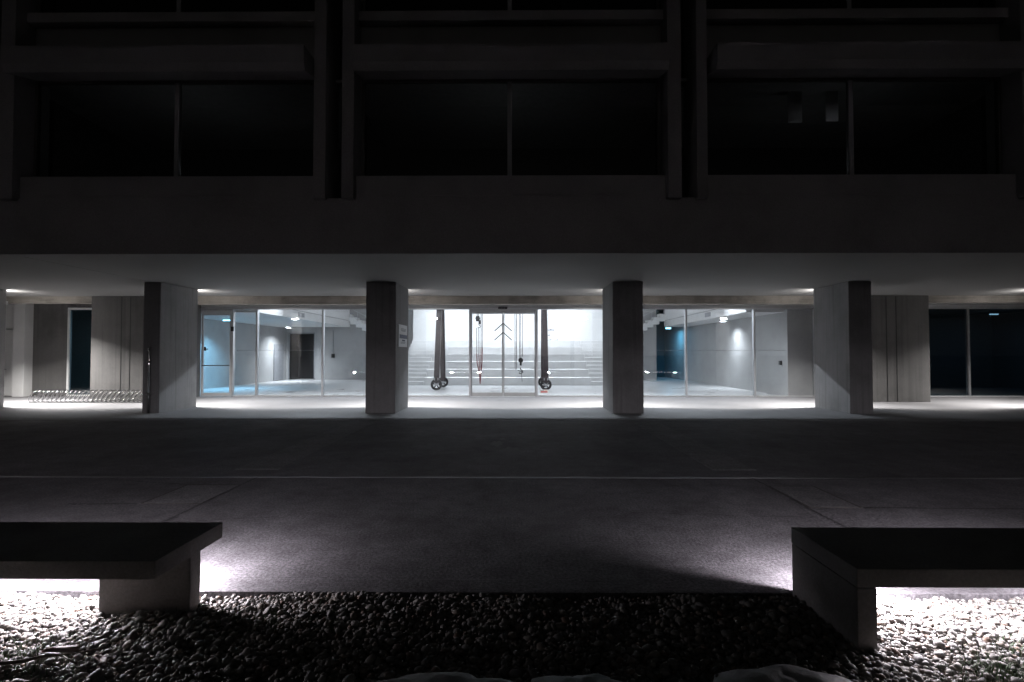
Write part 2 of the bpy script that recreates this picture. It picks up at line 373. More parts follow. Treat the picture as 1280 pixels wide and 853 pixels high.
# ------------------------------------------------------------------ office building, upper part
B = thing('office_building', 'dark concrete office building overhanging the lit ground floor, twin fins and recessed windows', 'building', (0, 10.1, 0))
def bpart(name, mat, lst, bev=0.0):
    return boxes(name, mat, [(a, b, c-10.1, d-10.1, e, f) for a, b, c, d, e, f in lst], B, bev)
XL, XR = -24, 24
bpart('soffit', M['soffit'], [(XL, XR, 10.1, 19.86, 3.63, 3.95)])
bpart('soffit_joint', M['frame_dark'], [(-10.1, -10.085, 10.4, 14.05, 3.626, 3.64)])
bpart('fascia', M['conc'], [(XL, XR, 10.098, 10.5, 3.953, 4.74), (XL, XR, 10.098, 10.11, 3.632, 3.953)])
fins = [(-10.26, -9.97), (-4.0, -3.76), (-3.44, -3.2), (2.98, 3.25), (3.55, 3.76), (9.9, 10.15), (-10.82, -10.55), (10.45, 10.7)]
for a, b in fins:
    bpart('fin', M['conc'], [(a, b, 9.97, 10.75, 4.70, 13)], bev=.008)
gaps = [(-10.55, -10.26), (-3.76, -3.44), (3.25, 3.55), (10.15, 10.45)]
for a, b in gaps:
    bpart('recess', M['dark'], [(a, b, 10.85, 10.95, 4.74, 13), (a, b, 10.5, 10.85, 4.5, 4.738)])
bays = [(-9.97, -4.0), (-3.2, 2.98), (3.76, 9.9), (-16.6, -10.82), (10.7, 16.6)]
for a, b in bays:
    bpart('spandrel', M['conc'], [(a+.002, b-.002, 10.125, 10.5, 4.742, 5.20)], bev=.006)
    bpart('sill_band', M['conc'], [(a+.5, b-.9, 10.108, 10.1245, 4.80, 4.83)])
    bm = bmesh.new(); prism_x(bm, [(y-10.1, z) for y, z in ((9.62, 7.56), (9.62, 7.22), (9.69, 7.08), (10.40, 7.29), (10.5, 7.29), (10.5, 7.56))], a+.07, b-.06)
    obj('ledge', bm, M['conc'], B)
    bpart('parapet', M['conc'], [(a+.002, b-.002, 10.40, 10.6, 7.562, 8.40)])
    bpart('upper_sill', M['conc'], [(a+.002, b-.002, 10.20, 10.6, 8.403, 8.60)], bev=.006)
    for z0, z1 in ((5.2, 7.29), (8.6, 10.6)):
        mid = (a+b)/2 + (.0 if abs((a+b)/2) > 1 else -.02)
        f = bpart('window', M['frame_dark'], [(a+.09, b-.09, 10.38, 10.46, z0+.002, z0+.06), (a+.09, b-.09, 10.38, 10.46, z1-.06, z1-.002), (a+.03, a+.09, 10.38, 10.46, z0+.002, z1-.002), (b-.09, b-.03, 10.38, 10.46, z0+.002, z1-.002)])
        boxes('mullion', M['alud'], [(mid-.045, mid+.045, .275, .365, z0+.062, z1-.062)], f)
        for p0, p1 in ((a+.095, mid-.047), (mid+.047, b-.095)):
            boxes('pane', M['glassu'], [(p0, p1, .31, .325, z0+.062, z1-.062)], f)
# rooms behind the upper windows
bpart('upper_ceiling', M['dimceil'], [(-16.6, 16.6, 10.52, 14.0, 7.30, 7.36)])
bpart('upper_ceiling', M['dimceil'], [(-16.6, 16.6, 10.65, 14.0, 10.9, 11.0)])
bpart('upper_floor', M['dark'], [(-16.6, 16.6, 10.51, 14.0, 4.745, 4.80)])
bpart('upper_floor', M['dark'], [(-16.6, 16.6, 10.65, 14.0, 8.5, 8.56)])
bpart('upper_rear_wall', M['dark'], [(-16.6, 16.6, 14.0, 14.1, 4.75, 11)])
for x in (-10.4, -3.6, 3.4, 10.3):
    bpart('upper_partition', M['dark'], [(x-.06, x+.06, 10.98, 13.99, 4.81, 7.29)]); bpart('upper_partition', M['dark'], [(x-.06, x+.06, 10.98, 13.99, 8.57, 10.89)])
bpart('ceiling_beam', M['beam'], [(-12.08, 11.38, 17.6, 17.95, 3.35, 3.629)], bev=.006)
bpart('ceiling_beam', M['beam'], [(XL, -14.63, 17.6, 17.95, 3.40, 3.629)], bev=.006)
bpart('ceiling_beam', M['beam'], [(14.06, XR, 17.6, 17.95, 3.40, 3.629)], bev=.006)
bpart('cable_tray', M['alud'], [(-12.08, 11.38, 18.6, 18.68, 3.46, 3.50), (-12.08, 11.38, 18.95, 19.0, 3.48, 3.53)])
bpart('hall_front_wall', M['offwhite'], [(-14.4, 11.4, 19.62, 19.86, 3.952, 7.2)])
bpart('hall_ceiling', M['offwhite'], [(-14.6, 11.6, 19.62, 32.3, 7.2, 7.3)])

for x, p in ((-7.0, 1.2), (-.1, 1.2), (6.8, 1.0)):  # added lamps hidden below the sill, lighten the upper ceilings and curtains
    L = thing('added_uplight', 'added unseen fill light on the floor of the dark upper room, ' + {-7.0: 'left bay', -.1: 'middle bay', 6.8: 'curtained right bay'}[x], 'lamp', (x, 10.62, 4.81))
    boxes('base', M['frame_dark'], [(-.5, .5, -.06, .06, 0, .08)], L); boxes('diffuser', M['paper'], [(-.48, .48, -.05, .05, .081, .09)], L)
    area('room_fill', L, (0, 0, .12), .9, .1, p, (.9, .97, 1.0), rot=(math.pi, 0, 0))
# curtains behind an upper window
for i, (x0, x1, z0, lb) in enumerate(((5.86, 6.16, 6.60, 'wider pale curtain strip hanging behind the dark upper window'), (6.68, 6.94, 6.63, 'narrower pale curtain strip hanging beside the mullion in the dark upper window'))):
    bm = bmesh.new(); n = 24; top = []; 
    rows = [[bm.verts.new((x0+(x1-x0)*k/n, 10.95+.03*math.sin(k*1.6+i), z)) for k in range(n+1)] for z in (7.29, 7.0, z0+.02*random.random())]
    for a, b in zip(rows, rows[1:]):
        for k in range(n): bm.faces.new((a[k], a[k+1], b[k+1], b[k]))
    o = obj('curtain', bm, M['paper'], smooth=True); sm = o.modifiers.new('s', 'SOLIDIFY'); sm.thickness = .004
    tag(o, lb, 'curtain', 'curtain strips in the upper window')

# ------------------------------------------------------------------ columns and their lamps
cols = [(-16.30, -15.84, 'slim concrete column at the very left edge beyond the coiled bicycle rack'),
        (-10.33, -9.86, 'slim concrete column with a steel pipe on its front, next to the bicycle rack'),
        (-4.15, -3.32, 'wide concrete column carrying the white notice, beside the sliding door'),
        (2.66, 3.50, 'wide bare concrete column right of the sliding door'),
        (9.13, 9.76, 'concrete column with a broad lit side face, beside the seamed concrete wall block'),
        (15.86, 16.4, 'slim concrete column at the far right beyond the dark glazing')]
PC = 350; PS = 5
for i, (a, b, lb) in enumerate(cols):
    bm = bmesh.new(); box(bm, -(b-a)/2, (b-a)/2, 0, 1.66, 0, 3.625, bev=.012)
    tag(obj('concrete_column', bm, M['col'], loc=((a+b)/2, 14.1, 0)), lb, 'column', 'concrete columns carrying the overhang')
    near = ['the left edge column', 'the slim column near the bicycle rack', 'the column with the notice', 'the bare column right of the door', 'the column by the seamed wall block', 'the far right column'][i]
    t = thing('wall_lamp', 'small box lamp high on the back of ' + near, 'lamp', ((a+b)/2, 15.76, 3.22), 'lamps on the backs of the columns')
    boxes('housing', M['alud'], [(-.17, .17, .002, .115, -.04, .06)], t, bev=.006)
    boxes('diffuser', M['lampwarm'], [(-.15, .15, .116, .124, -.03, .05)], t)
    area('lamp_light', t, (0, .065, -.045), .28, .08, PC*(2.2 if i == 0 else 1), WALL, spread=135)
    area('lamp_uplight', t, (0, .075, .07), .28, .07, 20, WALL, rot=(math.pi, 0, 0))
    area('lamp_spill', t, (0, .13, .01), .28, .07, PS, WALL, rot=(R(90), 0, 0))
t = thing('steel_pipe', 'thin polished steel pipe standing against the front of the slim column', 'pipe', (-10.12, 14.04, 0))
bm = bmesh.new(); tube(bm, [(0, 0, 0), (0, 0, 1.72), (0, .012, 1.78), (0, .05, 1.82)], .03, 14); obj('tube', bm, M['steel'], t, smooth=True)
for z in (.5, 1.4): boxes('clamp', M['galv'], [(-.045, .045, -.035, .055, z, z+.04)], t)
# notice
t = thing('notice', 'white paper notice with a navy band fixed to the side of the column', 'notice', (-3.318, 14.97, 2.16))
boxes('sheet', M['paper'], [(.001, .012, -.54, .54, -.32, .32)], t)
boxes('printed_band', M['blue'], [(.012, .015, -.46, .52, -.075, .035)], t)
boxes('printed_mark', M['blue'], [(.012, .015, -.14, .24, -.155, -.11)], t)
for z, y0, y1 in ((.20, -.28, .36), (.165, -.30, .38), (.135, -.26, .3), (-.19, -.3, .32), (-.22, -.34, .25)):
    bm = bmesh.new(); y = y0
    while y < y1:
        w = random.uniform(.02, .09); box(bm, .012, .0145, y, min(y+w, y1), z, z+.014); y += w+.018
    obj('printed_line', bm, M['ink'], t)

# ------------------------------------------------------------------ ground floor walls outside
def wall(name, label, lst, mat='board', bev=.01):
    return tag(boxes(name, M[mat], lst, bev=bev), label, 'wall')
def block(label, x0, x1, seams):
    t = thing('concrete_wall', label, 'wall', ((x0+x1)/2, 17.5, 0)); c = (x0+x1)/2
    boxes('wall_block', M['board'], [(x0-c, x1-c, 0, 2.06, 0, 3.625)], t, bev=.012)
    boxes('seam', M['black'], [(s-c-.016, s-c+.016, -.003, .01, .02, 3.6) for s in seams], t)
block('board marked concrete wall block with two seams behind the bicycle rack', -14.63, -12.1, (-13.58, -13.27))
block('board marked concrete wall block with two seams beside the dark glazing', 11.4, 14.05, (12.60, 12.93))
wall('concrete_wall', 'plain grey wall panel between the white pillar and the narrow dark window', [(-18.73, -17.36, 19.7, 19.9, 0, 3.62)], 'board')
wall('concrete_wall', 'grey wall strip hidden behind the seamed block next to the narrow window', [(-15.9, -14.64, 19.7, 19.9, 0, 3.62)], 'board')
wall('concrete_wall', 'far left grey wall beyond the steel service door', [(-24, -19.86, 19.7, 19.9, 0, 3.62)], 'board')
tag(boxes('pillar', M['offwhite'], [(-19.17, -18.735, 19.35, 19.9, 0, 3.62)], bev=.012), 'brightly lit white pillar beside the steel service door', 'pillar')
t = thing('service_door', 'pale steel service door with a transom panel at the far left', 'door', (-19.5, 19.65, 0))
boxes('frame', M['alu'], [(-.36, -.32, 0, .1, 0, 3.6), (.29, .325, 0, .1, 0, 3.6), (-.32, .29, 0, .1, 3.54, 3.6), (-.32, .29, 0, .1, 2.56, 2.60)], t, bev=.003)
boxes('leaf', M['offwhite'], [(-.315, .285, .02, .07, .02, 2.555)], t, bev=.004)
boxes('transom_panel', M['offwhite'], [(-.315, .285, .02, .07, 2.605, 3.535)], t, bev=.004)
boxes('hinge', M['steel'], [(.27, .295, -.02, .018, z, z+.1) for z in (.3, 1.3, 2.3)], t)
boxes('handle', M['steel'], [(-.27, -.14, -.05, -.03, 1.03, 1.05), (-.27, -.25, -.03, .02, 1.02, 1.06)], t)
t = thing('narrow_window', 'tall narrow dark window in a white frame left of the seamed wall block', 'window', (-16.63, 19.65, 0))
boxes('frame', M['offwhite'], [(-.72, -.65, 0, .12, 0, 3.42), (-.65, .72, 0, .12, 3.34, 3.42), (.65, .72, 0, .12, 0, 3.34), (-.65, .65, 0, .12, .0, .06)], t, bev=.003)
boxes('pane', M['glassd'], [(-.645, .645, .05, .065, .065, 3.335)], t)
struct('side_room', M['room'], [(-24, -14.6, 24, 24.1, 0, 3.62), (-24, -14.6, 19.92, 24, -.19, .004), (14.0, 24, 26, 26.1, 0, 3.6), (14.0, 24, 19.66, 26, -.19, .004), (14.0, 24, 19.66, 26, 3.62, 3.7), (24, 24.1, 19.66, 26, 0, 3.6), (-24, -14.6, 19.92, 24, 3.62, 3.7)])
wall('lintel_wall', 'strip of wall above the narrow window and door on the left', [(-17.355, -15.91, 19.7, 19.9, 3.43, 3.625)], 'board')

# bicycle rack: coil of steel tube
t = thing('bicycle_rack', 'long coiled steel bicycle rack on the floor in front of the seamed wall block', 'bicycle rack', (-14.27, 17.05, 0))
bm = bmesh.new(); pts = []; turns, Lr = 25, 3.8
for i in range(turns*20+1):
    a = 2*math.pi*i/20; pts.append((-Lr/2+Lr*i/(turns*20)+.15*math.sin(a), .19*math.cos(a), .222+.205*math.sin(a)))
tube(bm, pts, .0135, 6); obj('coil', bm, M['coil'], t, smooth=True)
boxes('foot_rail', M['galv'], [(-1.9, 1.9, .10, .14, .0, .02), (-1.9, 1.9, -.14, -.10, .0, .02)], t)

# ------------------------------------------------------------------ glazing
YG = 19.6
def bars(lst, y0=-.04, y1=.06): return [(a, b, y0, y1, c, d) for a, b, c, d in lst]
def glazed(label, x0, x1, panes, muls, glassm='glass', dots=None, head=3.34):
    t = thing('glazed_wall', label, 'glass wall', ((x0+x1)/2, YG, 0)); c = (x0+x1)/2
    boxes('header', M['alud'], [(x0-c, x1-c, -.06, .10, head, 3.62)], t, bev=.003)
    boxes('header_trim', M['alu'], [(x0-c, x1-c, -.075, -.062, head+.005, head+.045), (x0-c, x1-c, -.075, -.062, head+.13, head+.15)], t)
    boxes('sill', M['alud'], bars([(a-c, b-c, .0, .05) for a, b in panes]), t, bev=.003)
    for m in muls: boxes('mullion', M['alu'], bars([(m-c-.035, m-c+.035, .0, head-.002)], -.06, .08), t, bev=.004)
    for a, b in panes: boxes('pane', M[glassm], [(a-c+.002, b-c-.002, .0, .012, .052, head-.002)], t)
    if dots:
        bm = bmesh.new(); x = dots[0]
        while x < dots[1]:
            if not any(abs(x-m) < .06 for m in muls): box(bm, x-c-.012, x-c+.012, -.006, -.002, 1.755, 1.785); 
            x += .075
        obj('dotted_strip', bm, M['grey'], t)
    return t, c
# left bay with the panic door
t, c = glazed('glazed wall bay with a metal framed single door, left of the notice column', -12.1, -5.0, [(-10.80, -9.985), (-9.915, -7.445), (-7.375, -5.07)], [-10.885, -9.95, -7.41, -5.035], dots=(-10.7, -5.1))
d = boxes('door', M['alud'], bars([(-12.095-c, -12.02-c, .02, 3.2), (-10.995-c, -10.925-c, .02, 3.2), (-12.02-c, -10.995-c, 3.12, 3.2), (-12.02-c, -10.995-c, .02, .14)], -.03, .04), t, bev=.003)
boxes('pane', M['glass'], [(-12.018-c, -10.997-c, .0, .012, .142, 3.118)], d)
boxes('push_bar', M['frame_dark'], [(-12.04-c, -10.98-c, -.07, -.04, 1.17, 1.205)], d)
boxes('handle', M['black'], [(-11.96-c, -11.90-c, -.06, -.031, 1.76, 1.90), (-11.96-c, -11.80-c, -.08, -.06, 1.80, 1.83)], d)
boxes('transom', M['alud'], bars([(-12.095-c, -10.925-c, 3.205, 3.338)]), t)
boxes('card_reader', M['black'], [(-10.93-c, -10.82-c, -.09, -.061, 2.50, 2.68)], t, bev=.006)
# centre bay with the sliding door
t, c = glazed('glazed wall bay with the double sliding door between the two wide columns', -4.998, 4.1, [(-4.96, -1.80), (.83, 4.06)], [-1.765, .795, 4.08])
for a, b, s in ((-1.725, -.497, 1), (-.487, .755, -1)):
    d = boxes('sliding_door', M['alud'], bars([(a-c, a-c+.045, .015, 3.22), (b-c-.045, b-c, .015, 3.22), (a-c+.045, b-c-.045, 3.17, 3.22), (a-c+.045, b-c-.045, .015, .16)], .0, .05), t, bev=.003)
    boxes('pane', M['glass'], [(a-c+.047, b-c-.047, .02, .032, .162, 3.168)], d)
    bm = bmesh.new(); xj = -.492-c
    for zt in (2.80, 2.45):
        bar(bm, (xj-s*.006, -.012, zt), (xj-s*.33, -.012, zt-.29), .038, .012)
    obj('arrow_mark', bm, M['iron'], d)
boxes('door_rail', M['alud'], bars([(-1.725-c, .755-c, 3.225, 3.338)], -.03, .06), t)
s = boxes('motion_sensor', M['black'], [(-.68-c, -.33-c, -.15, -.077, 3.345, 3.42)], t, bev=.012)
boxes('lens', M['grey'], [(-.62-c, -.60-c, -.153, -.149, 3.37, 3.385), (-.55-c, -.52-c, -.153, -.149, 3.37, 3.39), (-.47-c, -.42-c, -.153, -.149, 3.37, 3.385)], s)
st = boxes('sticker', M['paper'], [(.91-c, 1.25-c, -.006, -.002, .14, .27)], t)
boxes('red_band', M['red'], [(.95-c, 1.2-c, -.009, -.0065, .16, .205)], st)
boxes('grey_band', M['iron'], [(.93-c, 1.07-c, -.009, -.0065, .235, .25)], st)
boxes('yellow_band', M['yellow'], [(1.09-c, 1.19-c, -.009, -.0065, .235, .25)], st)
# right bay
glazed('glazed wall bay of three plain panes right of the bare column', 4.102, 11.39, [(4.14, 6.455), (6.525, 9.045), (9.115, 11.35)], [4.12, 6.49, 9.08, 11.37], dots=(4.2, 11.3))
# dark glazing at right
glazed('dark glazed wall beside the seamed wall block at the right edge', 14.06, 23.9, [(14.10, 17.145), (17.215, 20.6), (20.67, 23.86)], [14.08, 17.18, 20.635, 23.88], glassm='glassd')

# ------------------------------------------------------------------ hall inside
wall('hall_wall', 'grey side wall of the hall behind the metal framed door', [(-14.6, -14.4, 19.6, 32.2, 0, 7.2)], 'hallwall', 0)
t = thing('hall_wall', 'grey rear wall of the hall with a black doorway', 'wall', (-10.5, 32, 0))
boxes('wall_panel', M['hallwall'], [(-3.9, -3.76, 0, .2, 0, 7.2), (-3.76, -2.1, 0, .2, 2.95, 7.2), (-2.1, 4.2, 0, .2, 0, 7.2)], t)
boxes('door_frame', M['grey'], [(-3.76, -3.70, -.03, .0, 0, 2.95), (-2.16, -2.1, -.03, .0, 0, 2.95), (-3.70, -2.16, -.03, .0, 2.88, 2.95)], t)
boxes('doorway_recess', M['black'], [(-3.9, -2.0, 1.5, 1.6, 0, 3), (-3.9, -3.77, .2, 1.5, 0, 3), (-2.1, -2.0, .2, 1.5, 0, 3), (-3.9, -2.0, .2, 1.5, 2.96, 3.06)], t)
wall('hall_wall', 'white wall at the top of the stepped seating', [(-6.3, 5.4, 31.3, 31.5, 0, 7.2)], 'white', 0)
wall('hall_wall', 'grey rear wall of the hall beside the dark teal recess', [(5.4, 8.62, 31.5, 31.7, 0, 7.2)], 'hallwall', 0)
wall('hall_wall', 'grey side wall of the hall behind the three plain panes', [(10.4, 11.38, 19.7, 36, 0, 7.2)], 'hallwall', 0)
t = thing('alcove', 'dark teal alcove with a cyan lamp at the rear of the hall', 'alcove', (9.5, 34, 0))
boxes('back_panel', M['teal'], [(-1.0, .9, 1.9, 2.0, 0, 5)], t)
boxes('side_panel', M['teal'], [(-1.0, -.88, -2.3, 1.9, 0, 5)], t)
boxes('ceiling_panel', M['dark'], [(-.88, .9, -2.3, 1.9, 3.9, 4)], t)
L = thing('ceiling_lamp', 'small glowing cyan lamp in the dark teal alcove', 'lamp', (9.62, 32.4, 3.22))
boxes('housing', M['grey'], [(-.16, .16, -.08, .08, .06, .09)], L); boxes('stem', M['grey'], [(-.01, .01, -.01, .01, .09, .68)], L)
boxes('diffuser', M['cyan'], [(-.15, .15, -.07, .07, -.02, .058)], L, bev=.01)
area('cyan_light', L, (0, 0, -.05), .3, .15, 36, (.15, .62, 1.0))
# galleries: white edged slabs along both sides
for x0, x1, xe, lb in ((-14.39, -10.05, 1, 'white edged gallery slab above the side aisle, on the doorway side'), (8.92, 10.39, -1, 'white edged gallery slab above the side aisle, on the teal alcove side')):
    t = thing('gallery', lb, 'gallery', ((x0+x1)/2, 25.4, 3.25)); w = (x1-x0)/2
    boxes('slab', M['offwhite'], [(-w, w, -5.5, 5.5, 0, .36)], t)
    e = w if xe > 0 else -w
    boxes('parapet', M['white'], [((e-.16), (e-.03), -5.5, 5.5, .40, 1.5)] if xe > 0 else [(e+.03, e+.16, -5.5, 5.5, .40, 1.5)], t)
    boxes('shadow_gap', M['grey'], [((e-.16), (e-.06), -5.5, 5.5, .362, .398)] if xe > 0 else [(e+.06, e+.16, -5.5, 5.5, .362, .398)], t)
    v = boxes('vent', M['grey'], [(e-.02*0, e+.012, -1.9, -1.2, .10, .30)] if xe > 0 else [(e-.012, e, -1.9, -1.2, .10, .30)], t)
# stair flights dropping from the galleries to the stepped seating
for s, xs, lb in ((1, -10.35, 'white stepped stair dropping from the gallery on the doorway side'), (-1, 8.95, 'white stepped stair dropping from the gallery on the teal alcove side')):
    t = thing('stair_flight', lb, 'stairs', (xs, 31.05, 0))
    st = []
    for k in range(10):
        a, b = s*k*.36, s*(k+1)*.36; st.append((min(a, b), max(a, b), -.35, .42 if s > 0 else .22, 3.60-.19*k, 3.60-.19*k+.42))
    for q in st: boxes('step', M['white'], [q], t)
    bm = bmesh.new()
    bar(bm, (0, -.37, 4.55), (s*3.6, -.37, 2.75), .04, .03); obj('handrail', bm, M['alu'], t)
    for k in range(5): boxes('baluster', M['alu'], [(s*k*.72+s*.1-.012, s*k*.72+s*.1+.012, -.38, -.36, 3.95-.38*k, 4.5-.36*k)], t)
# stepped seating
t = thing('stepped_seating', 'broad pale stepped seating rising to the white rear wall of the hall', 'steps', (0, 26.4, 0))
for k in range(6):
    boxes('step', M['step'], [(-4.75, 3.85, .8*k, 4.88, .405*k+.004, .405*(k+1))], t, bev=.012)
for x0, x1 in ((-6.28, -4.76), (3.86, 5.38)):
    f = boxes('aisle_stair', M['step'], [(x0, x1, .4*k, 4.88, .2025*k+.004, .2025*(k+1)) for k in range(12)], t, bev=.006)
# gantry crane
t = thing('gantry_crane', 'old timber gantry on iron wheels standing before the stepped seating', 'crane', (-1.1, 24.1, 0))
for x, dx in ((-2.45, -.03), (2.41, .05)):
    for yb, s in ((-1.15, 1), (.95, -1)):
        bm = bmesh.new(); bar(bm, (x+dx*.5, yb, .32), (x, s*-.12, 5.0), .235, .20); obj('leg', bm, M['timber'], t)
        w = bmesh.new(); rw = .255
        pts = [(x+dx*.5+(.02), yb+math.cos(a)*rw*.86, rw+math.sin(a)*rw*.86) for a in [2*math.pi*k/28 for k in range(29)]]
        # wheel turned so that its face looks at the doors
        th = []
        bmw = bmesh.new()
        ring = []
        for k in range(32):
            a = 2*math.pi*k/32; ca, sa = math.cos(a), math.sin(a)
            ring.append([bmw.verts.new((x+dx*.5+ca*r, yb+yy, rw+sa*r)) for r, yy in ((rw, -.05), (rw, .05), (rw*.62, .05), (rw*.62, -.05))])
        for k in range(32):
            a, b = ring[k], ring[(k+1)%32]
            for q in range(4): bmw.faces.new((a[q], a[(q+1)%4], b[(q+1)%4], b[q]))
        w.free(); wh = obj('wheel', bmw, M['iron'], t)
        bs = bmesh.new()
        for k in range(5):
            a = 2*math.pi*k/5+.3; bar(bs, (x+dx*.5, yb, rw), (x+dx*.5+math.cos(a)*rw*.78, yb, rw+math.sin(a)*rw*.78), .05, .05)
        obj('spokes', bs, M['iron'], wh)
        bs = bmesh.new(); tube(bs, [(x+dx*.5, yb-.07, rw), (x+dx*.5, yb+.07, rw)], .05, 14); obj('hub', bs, M['galv'], wh)
        boxes('fork', M['galv'], [(x+dx*.5-.09, x+dx*.5-.065, yb-.075, yb+.075, rw-.04, .56), (x+dx*.5+.065, x+dx*.5+.09, yb-.075, yb+.075, rw-.04, .56)], t)
boxes('beam', M['timber'], [(-2.7, 2.65, -.14, .14, 5.0, 5.3)], t, bev=.01)
for x in (-2.45, 2.41): boxes('brace', M['timber'], [(x-.05, x+.05, -.5, .5, 4.05, 4.2)], t)
# hoists
def hook(bm, x, y, z, r):
    pts = [(x, y, z+r*2.1), (x, y, z+r*1.1)] + [(x+math.sin(a)*r, y, z+math.cos(a)*r) for a in [R(q) for q in range(10, 260, 25)]]
    tube(bm, pts, r*.28, 8)
t = thing('chain_hoist', 'chain hoist with a high pulley block and a hanging red rope, behind the sliding door', 'hoist', (-1.75, 24.1, 0))
bm = bmesh.new()
for x in (-.02, .04): tube(bm, [(x-.06, 0, 5.0), (x-.06, 0, 3.40)], .017, 6)
for x in (.10, .16): tube(bm, [(x, .02, 5.0), (x, .02, 1.9)], .017, 6)
for x in (-.10, .0): tube(bm, [(x, .0, 2.86), (x+.005, 0, 1.6)], .019, 6)
obj('chain', bm, M['rope'], t)
bm = bmesh.new(); tube(bm, [(-.05, -.07, 3.30), (-.05, .07, 3.30)], .11, 16); box(bm, -.14, .03, -.05, .05, 3.16, 3.42, bev=.02); box(bm, -.02, .08, -.03, .03, 3.02, 3.22, bev=.01); obj('pulley_block', bm, M['iron'], t)
bm = bmesh.new(); hook(bm, 0, 0, 2.92, .06); obj('hook', bm, M['iron'], t, smooth=True)
bm = bmesh.new()
tube(bm, [(-.10, 0, 1.65), (-.08, 0, 1.2), (.02, 0, .75), (.06, 0, .25)], .024, 6); tube(bm, [(.0, .02, 1.65), (.03, .02, .9), (.07, .0, .25)], .021, 6); tube(bm, [(.16, .02, 1.9), (.15, .02, 1.2), (.10, 0, .7), (.06, 0, .22)], .024, 6); tube(bm, [(.10, .02, 1.9), (.09, .02, .8)], .02, 6)
obj('rope', bm, M['redrope'], t)
t = thing('chain_hoist', 'chain hoist with a low pulley block and an iron hook, behind the sliding door', 'hoist', (.15, 24.1, 0))
bm = bmesh.new()
for x in (-.21, -.14): tube(bm, [(x, 0, 5.0), (x+.02, 0, .95)], .018, 6)
tube(bm, [(-.19, 0, .95), (-.155, 0, .88), (-.12, 0, .95)], .014, 6)
for x in (.0, .06): tube(bm, [(x, 0, 5.0), (x+.02, 0, 1.42)], .017, 6)
tube(bm, [(.17, 0, 5.0), (.15, 0, 1.5)], .016, 6); tube(bm, [(.10, 0, .75), (.14, 0, .32)], .013, 6)
obj('chain', bm, M['rope'], t)
bm = bmesh.new(); tube(bm, [(.07, -.06, 1.33), (.07, .06, 1.33)], .115, 18); box(bm, .02, .12, -.05, .05, 1.08, 1.42, bev=.02); obj('pulley_block', bm, M['iron'], t)
bm = bmesh.new(); hook(bm, .06, 0, .80, .09); bar(bm, (-.08, 0, .86), (.2, 0, .76), .03, .03); obj('hook', bm, M['iron'], t, smooth=True)
# lettering on the rear wall
for x, z, w, lb in ((1.75, 3.05, .6, 'upper line of faint grey lettering on the white rear wall'), (1.62, 2.73, .45, 'middle line of dark lettering on the white rear wall'), (1.55, 2.42, 1.0, 'lower line of faint grey lettering on the white rear wall')):
    bm = bmesh.new(); q = 0
    while q < w:
        ww = random.uniform(.03, .10); box(bm, x+q, x+min(q+ww, w), 31.285, 31.296, z, z+random.choice((.05, .07, .09))); q += ww+.025
    tag(obj('wall_lettering', bm, M['ink'] if w != .45 else M['iron']), lb, 'lettering')
bm = bmesh.new(); box(bm, -11.55, -11.35, 31.93, 31.998, 1.38, 1.62, bev=.01)
o = obj('call_box', bm, M['iron']); tag(o, 'small dark call box with a conduit on the grey rear wall', 'call box'); 
bm = bmesh.new(); tube(bm, [(-11.45, 31.97, 1.62), (-11.45, 31.97, 3.1)], .02, 8); obj('conduit', bm, M['grey'], o)
tag(boxes('riser_cabinet', M['grey'], [(-14.398, -14.34, 30.3, 31.5, .05, 2.2)], bev=.005), 'tall grey cabinet panel on the side wall next to the black doorway', 'cabinet')
tag(boxes('wall_socket', M['black'], [(10.33, 10.398, 20.1, 20.25, 1.2, 1.36)], bev=.01), 'small black socket box on the side wall behind the last plain pane', 'socket')
# hall lighting
PH = 420; PA = 150
G2 = 'linear lamps above the hall doors'
for i, x in enumerate((-8.0, -3.0, 2.0, 6.9)):
    L = thing('linear_lamp', 'linear ceiling lamp hung above the hall just behind the glass front', 'lamp', (x, 22.0, 4.52), G2)
    boxes('housing', M['white'], [(-1.7, 1.7, -.06, .06, .03, .1)], L); boxes('diffuser', M['lampw'], [(-1.68, 1.68, -.045, .045, .005, .029)], L)
    boxes('hanger', M['steel'], [(-1.5, -1.49, -.005, .005, .1, 2.68), (1.49, 1.5, -.005, .005, .1, 2.68)], L)
    area('hall_light', L, (0, 0, 0), 3.36, .09, PH, COOL, rot=(R(-62), 0, 0), spread=140)
G3 = 'added fill lights above the inner side of the hall doors'
for x in (-4.3, -.5, 3.3):  # unseen fill added to brighten the hall floor and the risers
    L = thing('added_flood', 'added fill light above the inner side of the hall doors, aimed at the stepped seating', 'lamp', (x, 20.5, 4.75), G3)
    boxes('housing', M['white'], [(-1.2, 1.2, -.1, -.012, -.06, .08)], L); boxes('diffuser', M['lampw'], [(-1.18, 1.18, -.011, -.004, -.05, .07)], L)
    boxes('hanger', M['steel'], [(-1.0, -.99, -.06, -.05, .08, 2.44), (.99, 1.0, -.06, -.05, .08, 2.44)], L)
    area('hall_fill', L, (0, .012, 0), 2.36, .12, 85, COOL, rot=(R(48), 0, 0))
for x in (-4.3, -.5, 3.3):  # lamps added out of view to whiten the treads and rear wall
    L = thing('ceiling_lamp', 'added unseen lamp in the hall ceiling straight above the stepped seating', 'lamp', (x, 29.0, 7.13), 'added lamps above the stepped seating')
    boxes('housing', M['white'], [(-.5, .5, -.5, .5, .0, .068)], L); boxes('diffuser', M['lampw'], [(-.46, .46, -.46, .46, -.012, -.001)], L)
    area('fill_down', L, (0, 0, -.02), .9, .9, 285, COOL, spread=110)
L = thing('ceiling_lamp', 'small cyan lamp under the gallery behind the metal framed door', 'lamp', (-13.2, 23.4, 3.12))
